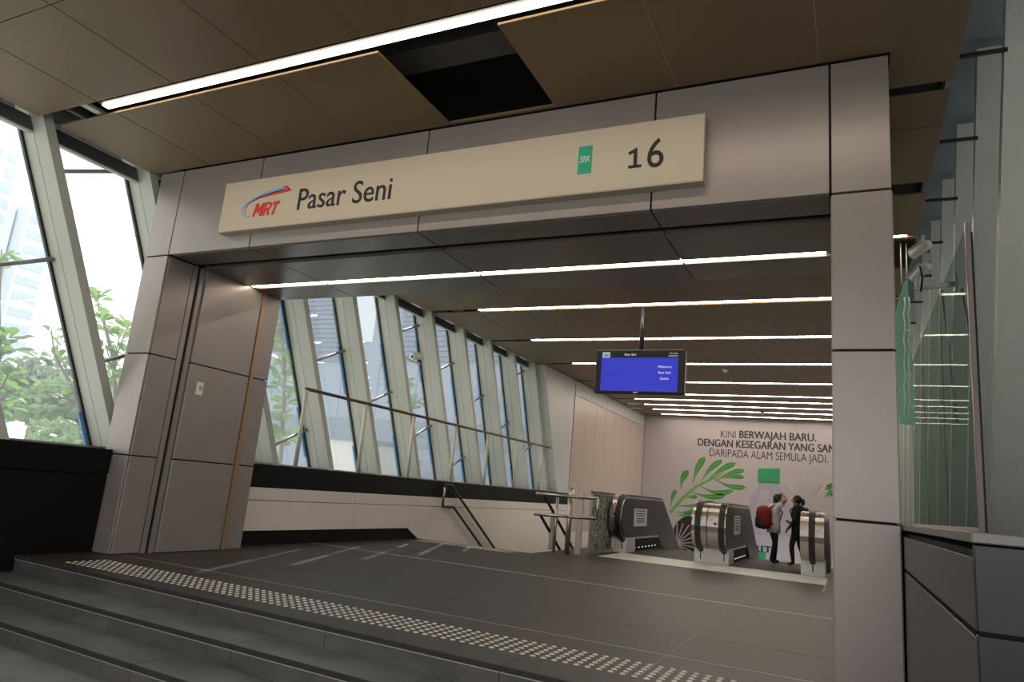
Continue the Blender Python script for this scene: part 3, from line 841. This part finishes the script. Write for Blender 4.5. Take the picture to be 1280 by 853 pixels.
# bottle
mpoly('mural_cap', [(947.5, 586), (975, 586), (974.5, 602.5), (947, 601)], 'mcap', .016)
mpoly('mural_cap_ring', [(947, 601), (974.5, 602.5), (974, 605), (948, 604)], 'mleaf', .012)
bot = [(949, 605), (973, 606), (976, 612), (983, 620), (988, 632), (989, 650), (987, 672), (988, 690), (985, 715), (938, 713), (936, 690), (937, 670), (934, 652), (935, 634), (940, 620), (946, 612)]
mpoly('mural_bottle', bot, 'mbottle', .010)
mpoly('mural_bottle_shine', [(952, 612), (962, 612), (958, 640), (946, 650), (944, 634)], 'mbottle2', .013)
mpoly('mural_bottle_label', [(937, 668), (987, 672), (988, 700), (936, 698)], 'mbottle2', .014)
a = mp(941, 686)
text('mural_label_lettering', 'RITI', a.x, a.x+.85, a.z-.1, .25, MY-.015, 'ink', mu, bold=.03, depth=.004)
mpoly('mural_label_leaf', [(938, 688), (958, 690), (955, 713), (940, 712)], 'mcap', .018)
for i in range(9):
    f = i/8; p0 = (1003+4*f, 640); p1 = (985+52*f, 592+14*abs(f-.45))
    mleaf(p0, p1, .10, .05, .004, 'mpale')
for (p0, p1) in (((1031, 613), (1038, 608)), ((1031, 622), (1041, 614)), ((1040, 611), (1037, 605)), ((1038, 622), (1046, 614))):
    mleaf(p0, p1, .13, 0, .008)
# round palm leaf with white lines
cx, cz = mp(862, 674).x, mp(862, 674).z
prism('mural_round_leaf', [(cx+.75*math.cos(a_*math.pi/12), cz+.95*math.sin(a_*math.pi/12)) for a_ in range(24)], 1, MY-.012, MY-.002, 'ink', mu)
for i in range(13):
    an = math.radians(-70+i*16)
    q = Vector((math.cos(an), 0, math.sin(an))); nn = Vector((-q.z, 0, q.x))*.018
    o_ = Vector((cx-.55, 0, cz-.25)); e_ = o_+q*(1.15-.12*abs(i-5)*.5)
    pts = [o_+nn, e_+nn, e_-nn, o_-nn]
    prism('mural_leaf_line', [(p.x, p.z) for p in pts], 1, MY-.016, MY-.012, 'mural', mu)

# ---- security cameras
def bullet_camera(P, d, label, s_=1.0):
    t = tag(empty('security_camera', P), label, 'camera', 'security cameras')
    d = Vector(d).normalized(); q = d.to_track_quat('Y', 'Z')
    def tr(o): o.rotation_euler = q.to_euler()
    o = lathe('body', [(.055*s_, -.16*s_), (.06*s_, -.15*s_), (.06*s_, .12*s_), (.05*s_, .125*s_)], 'whitepaint', t, P, 'Y', 16); tr(o)
    o = lathe('lens', [(.035*s_, .118*s_), (.03*s_, .13*s_)], 'plastic', t, P, 'Y', 12); tr(o)
    o = link('sunshade', boxmesh(.10*s_, .26*s_, .010*s_, 'whitepaint', .002), None, t); o.location = q @ Vector((0, .03*s_, .07*s_)); tr(o)
    return t
p = H(1149, 313, 1, 9.5)
t1 = bullet_camera(p, (-.75, .8, -.35), 'white bullet camera, upper of two right of the portal pillar', .95)
tube('stem', [p, p+Vector((.05, .02, .2))], .02, 'whitepaint', t1, 8)
p2 = H(1149, 342, 1, 9.5)
t2 = bullet_camera(p2, (-.75, .8, -.65), 'white bullet camera, lower of two right of the portal pillar', .95)
tube('cable', [p2+Vector((0, -.12, .05)), p2+Vector((.02, -.14, -.1)), p2+Vector((.01, -.02, -.24))], .012, 'plastic', t2, 6)
pa, pc = H(1193, 355, 1, 9.5), H(1146, 361, 1, 9.5)
tube('bracket_arm', [(pa.x, 9.5, pa.z), (pc.x, 9.5, pc.z)], .032, 'whitepaint', t2, 10)
box('bracket_plate', pa.x, pa.x+.025, 9.42, 9.58, pa.z-.1, pa.z+.1, 'alu', t2)
tube('bracket_post', [(pc.x, 9.5, pc.z), (p2.x, 9.5, p2.z)], .03, 'whitepaint', t2, 10)
p = H(521, 446, 0, XI-.12)
t3 = bullet_camera(p, (-.2, -1, -.2), 'small white camera clamped to the column before the left windows', 1.2)
tube('arm', [p+Vector((0, .03, -.06)), p+Vector((.02, .18, -.12))], .02, 'plastic', t3, 8)
tube('arm', [p+Vector((0, .15, -.14)), p+Vector((-.0, -.45, -.12))], .022, 'whitepaint', t3, 8)

# ---- green netting hanging beside the right columns
yn = 10.6
a = H(1124, 352, 1, yn); b = H(1145, 530, 1, yn); a2 = H(1135, 357, 1, yn)
nt_ = tag(empty('green_netting', (.85, yn, b.z)), 'green translucent netting with white ropes hanging right of the portal pillar', 'netting')
V = [(H(1110, 420, 1, yn).x, yn, H(1110, 425, 1, yn).z), (a.x-.1, yn, b.z), (b.x, yn, b.z-.03), (H(1137, 400, 1, yn).x, yn, H(1137, 400, 1, yn).z), (a2.x, yn, a.z), (H(1130, 357, 1, yn).x, yn, a.z)]
prism('sheet', [(v[0], v[2]) for v in V], 1, yn, yn+.01, 'net', nt_)
for px_ in (1130.5, 1156-20):
    q0, q1 = H(px_, 372, 1, yn), H(px_+1, 526, 1, yn)
    pts = [q0.lerp(q1, f/14)+Vector((.012*math.sin(f*2.3), -.012, 0)) for f in range(15)]
    tube('rope', pts, .010, 'rope', nt_, 6)
for py_ in (414, 471):
    q0, q1 = H(1131, py_, 1, yn), H(1142 if py_ > 450 else 1138, py_-1, 1, yn)
    tube('rope', [q0+Vector((0, -.012, 0)), q1+Vector((0, -.012, 0))], .010, 'rope', nt_, 6)
for px_ in (1127, 1134):
    q0 = H(px_, 356, 1, yn+.005); tube('hanging_cord', [q0, (q0.x, yn+.005, ZC)], .008, 'rope', nt_, 6)
# stay cables behind the glass screen
for (pA, pB, lb) in (((1178, 364), (1197, 528), 'left of two thin steel stay cables behind the glass screen'), ((1203, 361), (1220, 458), 'right of two thin steel stay cables behind the glass screen')):
    q0, q1 = H(*pA, 0, XR-.04), H(*pB, 0, XR-.04)
    o = tube('stay_cable', [q0, q1], .018, 'alu', None, 8); tag(o, lb, 'cable', 'stay cables')
o = box('red_reflection', 1.78, 1.86, 8.8, 22, 1.52, 1.60, 'redbar'); tag(o, 'red bar outside standing in for a reflection in the right glass', 'rail')  # red reflection in the glass, built as a solid bar

# ---- people
def skin_mesh(joints, bones, radii, sub=2):
    me = bpy.data.meshes.new('body'); names = list(joints)
    me.from_pydata([joints[n] for n in names], [(names.index(a), names.index(b)) for a, b in bones], [])
    o = bpy.data.objects.new('body', me); COL.objects.link(o)
    o.modifiers.new('skin', 'SKIN').use_smooth_shade = True
    for i, n in enumerate(names):
        r = radii[n]; me.skin_vertices[0].data[i].radius = (r, r) if not isinstance(r, tuple) else r
        me.skin_vertices[0].data[i].use_root = (n == 'pelvis')
    s_ = o.modifiers.new('sub', 'SUBSURF'); s_.levels = sub; s_.render_levels = sub
    dg = bpy.context.evaluated_depsgraph_get(); dg.update()
    res = bpy.data.meshes.new_from_object(o.evaluated_get(dg), depsgraph=dg)
    bpy.data.objects.remove(o)
    for p in res.polygons: p.use_smooth = True
    return res
BONES = [('pelvis', 'waist'), ('waist', 'chest'), ('chest', 'neckb'), ('neckb', 'head0'), ('head0', 'head1'),
         ('chest', 'shL'), ('shL', 'elL'), ('elL', 'wrL'), ('wrL', 'haL'), ('chest', 'shR'), ('shR', 'elR'), ('elR', 'wrR'), ('wrR', 'haR'),
         ('pelvis', 'hipL'), ('hipL', 'knL'), ('knL', 'anL'), ('anL', 'toL'), ('pelvis', 'hipR'), ('hipR', 'knR'), ('knR', 'anR'), ('anR', 'toR')]
RAD = dict(pelvis=(.155, .12), waist=(.135, .105), chest=(.16, .115), neckb=.055, head0=.078, head1=.088, shL=.07, shR=.07, elL=.046, elR=.046,
           wrL=.032, wrR=.032, haL=.03, haR=.03, hipL=.095, hipR=.095, knL=.065, knR=.065, anL=.045, anR=.045, toL=.04, toR=.04)
def face_mats(me, rule, mats):
    me.materials.clear()
    for m_ in mats: me.materials.append(M[m_])
    for p in me.polygons: p.material_index = rule(p.center)
def person(loc, rot, J, rule, mats, label, scale=1.0):
    t = tag(empty('person', loc), label, 'person')
    me = skin_mesh(J, BONES, RAD)
    face_mats(me, rule, mats)
    b = link('body', me, None, t)
    t.rotation_euler = (0, 0, rot); t.scale = (scale,)*3
    return t
def fingers(t, wrist, hand, m='skin'):
    w_, h_ = Vector(wrist), Vector(hand); d = (h_-w_).normalized(); sd_ = d.orthogonal().normalized()
    for i, (o_, L) in enumerate(((-.027, .065), (-.009, .08), (.009, .075), (.027, .058))):
        a = h_+sd_*o_; o = tube('finger', [a, a+d*L*.5, a+d*L+Vector((0, -.01, -.012))], [.0095, .009, .007], m, None, 6); o.parent = t
    a = w_.lerp(h_, .4)+sd_*.03
    o = tube('finger', [a, a+d*.03+sd_*.025, a+d*.065+sd_*.03], [.011, .010, .008], m, None, 6); o.parent = t
# local frame: facing -y is 'front', z up. figure height 1.64
J1 = dict(pelvis=(0, 0, .90), waist=(0, .0, 1.08), chest=(0, .01, 1.28), neckb=(0, 0, 1.43), head0=(0, -.02, 1.50), head1=(0, -.035, 1.585),
          shL=(.17, .01, 1.36), elL=(.23, .02, 1.09), wrL=(.20, -.12, .90), haL=(.18, -.17, .84), shR=(-.17, .01, 1.36), elR=(-.23, .0, 1.10), wrR=(-.16, -.18, 1.0), haR=(-.12, -.24, 1.03),
          hipL=(.09, 0, .86), knL=(.10, -.10, .48), anL=(.10, -.06, .08), toL=(.10, -.19, .04), hipR=(-.09, 0, .86), knR=(-.10, .03, .48), anR=(-.11, .20, .09), toR=(-.11, .09, .04))
def rule1(c):
    if c.z > 1.44 or (abs(c.x) > .08 and c.y < -.125 and .8 < c.z < 1.06): return 1
    if c.z < .075: return 2
    return 0
bp = H(994, 710, 2, .006)
P1 = person((-1.14, 18.75, .006), math.radians(-105), J1, rule1, ['cloth_black', 'skin', 'shoe'], 'person in black with tied back hair stepping onto the right escalator', 1.0)
def child_lathe(name, prof, m, parent, loc, scl=(1, 1, 1), n=14):
    o = lathe(name, prof, m, None, (0, 0, 0), 'Z', n); o.parent = parent; o.location = loc; o.scale = scl
    return o
BALL = [(.001, -1), (.5, -.86), (.86, -.5), (1, 0), (.86, .5), (.5, .86), (.001, 1)]
child_lathe('hair', BALL, 'hair', P1, (0, .005, 1.575), (.103, .108, .11))
child_lathe('hair_tail', BALL, 'hair', P1, (0, .13, 1.52), (.055, .05, .09))
for s_ in (-1, 1):
    child_lathe('ear', BALL, 'skin', P1, (s_*.1, -.03, 1.545), (.012, .02, .03), 8)
    child_lathe('eye', BALL, 'ink', P1, (s_*.033, -.112, 1.565), (.011, .008, .008), 8)
child_lathe('nose', BALL, 'skin', P1, (0, -.125, 1.535), (.014, .02, .022), 8)
child_lathe('mouth', BALL, 'cloth_red', P1, (0, -.108, 1.498), (.024, .008, .006), 8)
fingers(P1, J1['wrL'], J1['haL']); fingers(P1, J1['wrR'], J1['haR'])
o = child_lathe('long_top', [(.17, -.26), (.175, -.1), (.155, .1), (.165, .3), (.10, .42)], 'cloth_black', P1, (0, .005, 1.0), (1.05, .78, 1))
# backpack straps of the person in black: small rucksack
t = tag(empty('rucksack', (-1.14, 18.75, 1.1)), 'small black rucksack on the back of the person in black', 'bag')
t.rotation_euler = (0, 0, math.radians(-105))
o = link('bag_body', boxmesh(.26, .12, .34, 'cloth_grey', .04), None, t, (0, .19, .13))
for s_ in (-1, 1):
    o = tube('strap', [(s_*.08, .15, .28), (s_*.10, .02, .36), (s_*.11, -.13, .22), (s_*.12, -.08, .02)], .018, 'cloth_grey', None, 6); o.parent = t

J2 = dict(pelvis=(0, 0, .90), waist=(0, .0, 1.08), chest=(0, -.02, 1.28), neckb=(0, -.05, 1.42), head0=(0, -.09, 1.49), head1=(0, -.12, 1.565),
          shL=(.17, -.03, 1.37), elL=(.29, -.20, 1.52), wrL=(.12, -.22, 1.63), haL=(.05, -.19, 1.655), shR=(-.17, -.03, 1.37), elR=(-.30, -.16, 1.53), wrR=(-.13, -.20, 1.64), haR=(-.05, -.18, 1.665),
          hipL=(.09, 0, .86), knL=(.10, -.10, .48), anL=(.10, -.08, .08), toL=(.10, -.21, .04), hipR=(-.09, 0, .86), knR=(-.10, .0, .48), anR=(-.10, .10, .09), toR=(-.10, -.02, .04))
def rule2(c):
    if c.z > 1.44: return 1
    if abs(c.x) > .2 and c.z > 1.40: return 1
    if c.z < .075: return 3
    if c.z < .93: return 2
    return 0
P2 = person((-1.68, 18.75, .006), math.radians(120), J2, rule2, ['cloth_white', 'skin', 'cloth_navy', 'shoe'], 'person in white top with both hands raised to the head', 1.0)
child_lathe('hair', BALL, 'hair', P2, (0, -.09, 1.565), (.10, .105, .108))
child_lathe('shirt', [(.18, -.28), (.178, -.1), (.160, .1), (.175, .28), (.12, .40)], 'cloth_white', P2, (0, -.005, 1.02), (1.05, .85, 1))
for s_ in (-1, 1):
    o = tube('sleeve', [(s_*.15, -.03, 1.36), (s_*.24, -.12, 1.45)], [.085, .07], 'cloth_white', None, 10); o.parent = P2
    child_lathe('ear', BALL, 'skin', P2, (s_*.1, -.12, 1.53), (.012, .02, .03), 8)
    child_lathe('eye', BALL, 'ink', P2, (s_*.033, -.205, 1.55), (.011, .008, .008), 8)
child_lathe('nose', BALL, 'skin', P2, (0, -.215, 1.52), (.014, .02, .022), 8)
fingers(P2, J2['wrL'], J2['haL']); fingers(P2, J2['wrR'], J2['haR'])
t = tag(empty('backpack', (-1.68, 18.75, .95)), 'dark red backpack hanging behind the person in white', 'backpack')
t.rotation_euler = (0, 0, math.radians(120))
def softbox(name, sx, sy, sz, m, parent, loc):
    bm = bmesh.new(); bmesh.ops.create_cube(bm, size=1); bmesh.ops.subdivide_edges(bm, edges=bm.edges[:], cuts=3, use_grid_fill=True)
    for v in bm.verts:
        d = v.co.length; s2 = .5/max(abs(v.co.x), abs(v.co.y), abs(v.co.z)); v.co = v.co.lerp(v.co.normalized()*.6, .55)
    bmesh.ops.scale(bm, vec=(sx, sy, sz), verts=bm.verts)
    me = bpy.data.meshes.new(name); bm.to_mesh(me); bm.free()
    for p_ in me.polygons: p_.use_smooth = True
    return link(name, me, m, parent, loc)
softbox('bag_body', .40, .26, .52, 'cloth_red', t, (-.05, .27, .14))
softbox('front_pocket', .32, .12, .28, 'cloth_grey', t, (-.05, .37, .02))
for s_ in (-1, 1):
    o = tube('strap', [(s_*.09-.03, .18, .36), (s_*.12, .0, .47), (s_*.12, -.17, .30), (s_*.13, -.08, .05), (s_*.12-.03, .16, -.02)], .02, 'cloth_red', None, 6); o.parent = t

# ================================================================== OUTSIDE
og = box('ground_outside', -260, -9.4, -60, 260, -2.6, -2.4, 'grass')
tag(og, 'open ground outside below the left windows', 'ground', kind='structure')
# --- broad-leaved trees close to the windows
def leafmesh(L, m):
    prof = [(0, .02), (.18, .10), (.45, .24), (.72, .30), (.9, .20), (1.0, .02)]
    V, F = [], []
    for f, w in prof:
        z = -.25*f*f
        V += [(-w*L, f*L, (z+.10*w*3*.3)*L), (0, f*L, z*L), (w*L, f*L, (z+.10*w*3*.3)*L)]
    for i in range(len(prof)-1):
        for k in range(2): F.append([i*3+k, i*3+k+1, (i+1)*3+k+1, (i+1)*3+k])
    me = bpy.data.meshes.new('leaf'); me.from_pydata(V, [], F); me.materials.append(M[m])
    for p in me.polygons: p.use_smooth = True
    return me
LEAF = [leafmesh(l, 'leafA') for l in (.20, .24, .28)]
def broad_tree(trunk, clusters, label, depth, per=11, big=1.0):
    """trunk: pixel path; clusters: pixel centres of leaf rosettes; depth: the x plane in which the tree stands"""
    base = H(*trunk[0], 0, depth)
    t = tag(empty('broad_leaf_tree', (base.x, base.y, -2.4)), label, 'tree', 'broad leaved trees outside')
    pts = [Vector((base.x, base.y, -2.4))] + [H(*q, 0, depth) for q in trunk]
    n = len(pts)
    tube('trunk', pts, [.07*(1-.75*i/(n-1))+.012 for i in range(n)], 'bark', t, 8)
    for (px, py) in clusters:
        c_ = H(px, py, 0, depth+random.uniform(-.7, .7))
        near = min(pts[1:], key=lambda q: (q-c_).length + max(0, q.z-c_.z)*2)
        tube('branch', [near, (near+c_)/2+Vector((0, 0, -.1)), c_], [.022, .016, .01], 'bark', t, 6)
        for k in range(per):
            o = link('leaf', random.choice(LEAF), None, t)
            th = 2*math.pi*k*.382+random.uniform(-.3, .3); el = random.uniform(-.35, 1.1)
            d = Vector((math.cos(th)*math.cos(el), math.sin(th)*math.cos(el), math.sin(el)))
            o.rotation_euler = (d.to_track_quat('Y', 'Z') @ Matrix.Rotation(random.uniform(-.6, .6), 3, 'Y').to_quaternion()).to_euler()
            o.scale = (big,)*3
            o.location = c_ + d*random.uniform(.0, .10) - Vector((0, 0, random.uniform(0, .18))) - t.location
broad_tree([(-25, 560), (-12, 500), (0, 440)], [(2, 312), (0, 415), (10, 425), (0, 445), (14, 462), (4, 475), (12, 492), (0, 510), (-12, 430), (-14, 470)],
           'broad leaved tree at the left edge outside the window', -11.6, 12)
broad_tree([(112, 575), (104, 530), (92, 485), (74, 455)], [(64, 412), (72, 420), (66, 436), (76, 446), (92, 478)],
           'slim leafy sapling outside between the first and second window columns', -14.5, 7)
broad_tree([(150, 590), (146, 520), (142, 450), (128, 395)], [(122, 372), (128, 396), (135, 410), (132, 430), (150, 420), (160, 408), (138, 455), (150, 470), (144, 500), (158, 440)],
           'broad leaved tree outside just left of the portal', -14.5, 11, 1.15)
broad_tree([(345, 620), (352, 560), (356, 470), (352, 400)], [(345, 385), (352, 400), (360, 420), (346, 430), (355, 445), (364, 460), (352, 475), (358, 500), (350, 520), (352, 545), (345, 410), (366, 400), (370, 440)],
           'broad leaved tree seen through the window beside the switch jamb', -13.5, 13, 1.7)
broad_tree([(500, 640), (500, 590), (508, 530), (500, 470)], [(488, 455), (498, 462), (505, 480), (496, 500), (510, 510), (500, 530), (514, 540), (506, 560), (515, 575), (488, 480), (520, 500)],
           'broad leaved tree seen between the middle window columns', -13.5, 13, 1.7)
# --- bushy trees further off
def bushy_tree(px, py, dist, rx, rz, m, label, n=1600, ls=.35):
    c_ = H(px, py, 0, dist)
    t = tag(empty('bushy_tree', (c_.x, c_.y, -2.4)), label, 'tree', 'bushy trees in the distance')
    V, F = [], []
    blobs = [(Vector((random.uniform(-.6, .6)*rx, random.uniform(-.6, .6)*rx, random.uniform(-.5, .6)*rz)), random.uniform(.35, .6)) for _ in range(9)]
    for i in range(n):
        b_, r_ = random.choice(blobs)
        u = Vector((random.gauss(0, 1), random.gauss(0, 1), random.gauss(0, 1))).normalized()
        p_ = c_ + b_ + Vector((u.x*rx*r_, u.y*rx*r_, u.z*rz*r_))*random.uniform(.75, 1.05)
        a_ = Vector((random.gauss(0, 1), random.gauss(0, 1), random.gauss(0, .6))).normalized()*ls*random.uniform(.6, 1.3); b2 = a_.cross(u).normalized()*ls*.5
        k = len(V); V += [p_-a_*.5, p_+b2*.6, p_+a_*.6, p_-b2*.6]; F.append([k, k+1, k+2, k+3])
    o = meshobj('foliage', V, F, m, t); o['kind'] = 'stuff'
    tube('trunk', [(c_.x, c_.y, -2.4), (c_.x+.2, c_.y, c_.z-rz*.3), (c_.x, c_.y, c_.z+rz*.4)], [.3, .2, .06], 'bark', t, 8)
bushy_tree(48, 488, -46, 3.9, 2.2, 'leafC', 'dark rounded tree in the distance outside the left window', 2600, .6)
bushy_tree(96, 506, -30, 2.0, 1.3, 'leafB', 'bright yellowish green tree outside beside the first window column', 2000, .42)
bushy_tree(2, 498, -72, 5.0, 2.4, 'leafB', 'pale hazy tree in the distance at the left edge', 2200, .7)
bushy_tree(150, 500, -60, 4.5, 3.4, 'leafC', 'distant dark tree seen just left of the portal pillar', 2200, .6)
bushy_tree(100, 548, -24, 1.8, .7, 'leafB', 'low green shrubs outside by the road behind the first column', 1200, .3)
# --- road with low wall
o = box('road', -40, -16, -20, 60, -2.4, -2.36, 'road'); tag(o, 'pale concrete road outside below the trees', 'road', kind='structure')
a = H(10, 527, 0, -36); b = H(75, 538, 0, -36)
lw_ = tag(empty('kerb_wall', (-36, (a.y+b.y)/2, -2.4)), 'long low concrete wall along the road outside', 'wall')
for i in range(6):
    y0 = -6+i*7
    box('wall_block', -36.2, -35.8, y0, y0+6.96, -2.4, -1.35, 'bwhite', lw_, .03)
# --- unseen block added to keep skylight off the right columns
nb = tag(empty('added_side_block', (7, 12, GROUND)), 'added grey block that shades the right columns', 'building')
box('wall', 5, 11, -2, 40, GROUND-.2, 8.2, 'sideb', nb)
for i in range(12):
    for z in (1.0, 4.6):
        box('window', 4.95, 5.0, i*3.3-1, i*3.3+1.2, z, z+2.2, 'plinthdark', nb)
# --- grey office building behind the inner windows
BY = 27.0
def bh(px, py): return H(px, py, 1, BY)
ob = tag(empty('office_building', (-18, BY, -2.4)), 'blue grey clad building with louvres behind the inner windows', 'building')
box('wall', -30, -10.6, BY, BY+14, -2.4, 16, 'bldg', ob)
zl0, zl1 = bh(400, 452).z, bh(400, 362).z
for (pxa, pxb) in ((378, 428), (500, 640)):
    xa, xb = bh(pxa, 430).x, bh(pxb, 430).x
    nl = 26
    for i in range(nl):
        z = zl0+(zl1+2.5-zl0)*i/nl
        box('louvre', xa, xb, BY-.10, BY-.01, z, z+.13, 'louvre', ob)
z0, z1 = bh(420, 553).z, bh(420, 522).z
box('band', -29.9, -10.7, BY-.06, BY-.001, z0, z1, 'bldg2', ob)
for i in range(9):
    x = -29+2.2*i
    box('joint', x, x+.03, BY-.02, BY-.001, z1, zl0, 'bldg2', ob)
box('window', bh(440, 400).x, bh(470, 400).x, BY-.05, BY-.001, bh(455, 428).z, bh(455, 330).z, 'tower', ob)
a, b = H(398, 548, 1, 22), H(446, 590, 1, 22)
wa = tag(empty('annex_building', ((a.x+b.x)/2, 22, -2.4)), 'small white rendered annex below the grey building', 'building')
box('wall', a.x, b.x, 22, 25, -2.4, a.z, 'bwhite', wa)
box('roof_edge', a.x-.1, b.x+.1, 21.9, 25.1, a.z, a.z+.12, 'bldg2', wa)
# --- far tower
D = -170
tr_, tl_ = H(36, 200, 0, D), H(-60, 150, 0, D)
tw = tag(empty('tower_block', (D, tr_.y-12, -2.4)), 'pale hazy high rise tower far outside the left window', 'building')
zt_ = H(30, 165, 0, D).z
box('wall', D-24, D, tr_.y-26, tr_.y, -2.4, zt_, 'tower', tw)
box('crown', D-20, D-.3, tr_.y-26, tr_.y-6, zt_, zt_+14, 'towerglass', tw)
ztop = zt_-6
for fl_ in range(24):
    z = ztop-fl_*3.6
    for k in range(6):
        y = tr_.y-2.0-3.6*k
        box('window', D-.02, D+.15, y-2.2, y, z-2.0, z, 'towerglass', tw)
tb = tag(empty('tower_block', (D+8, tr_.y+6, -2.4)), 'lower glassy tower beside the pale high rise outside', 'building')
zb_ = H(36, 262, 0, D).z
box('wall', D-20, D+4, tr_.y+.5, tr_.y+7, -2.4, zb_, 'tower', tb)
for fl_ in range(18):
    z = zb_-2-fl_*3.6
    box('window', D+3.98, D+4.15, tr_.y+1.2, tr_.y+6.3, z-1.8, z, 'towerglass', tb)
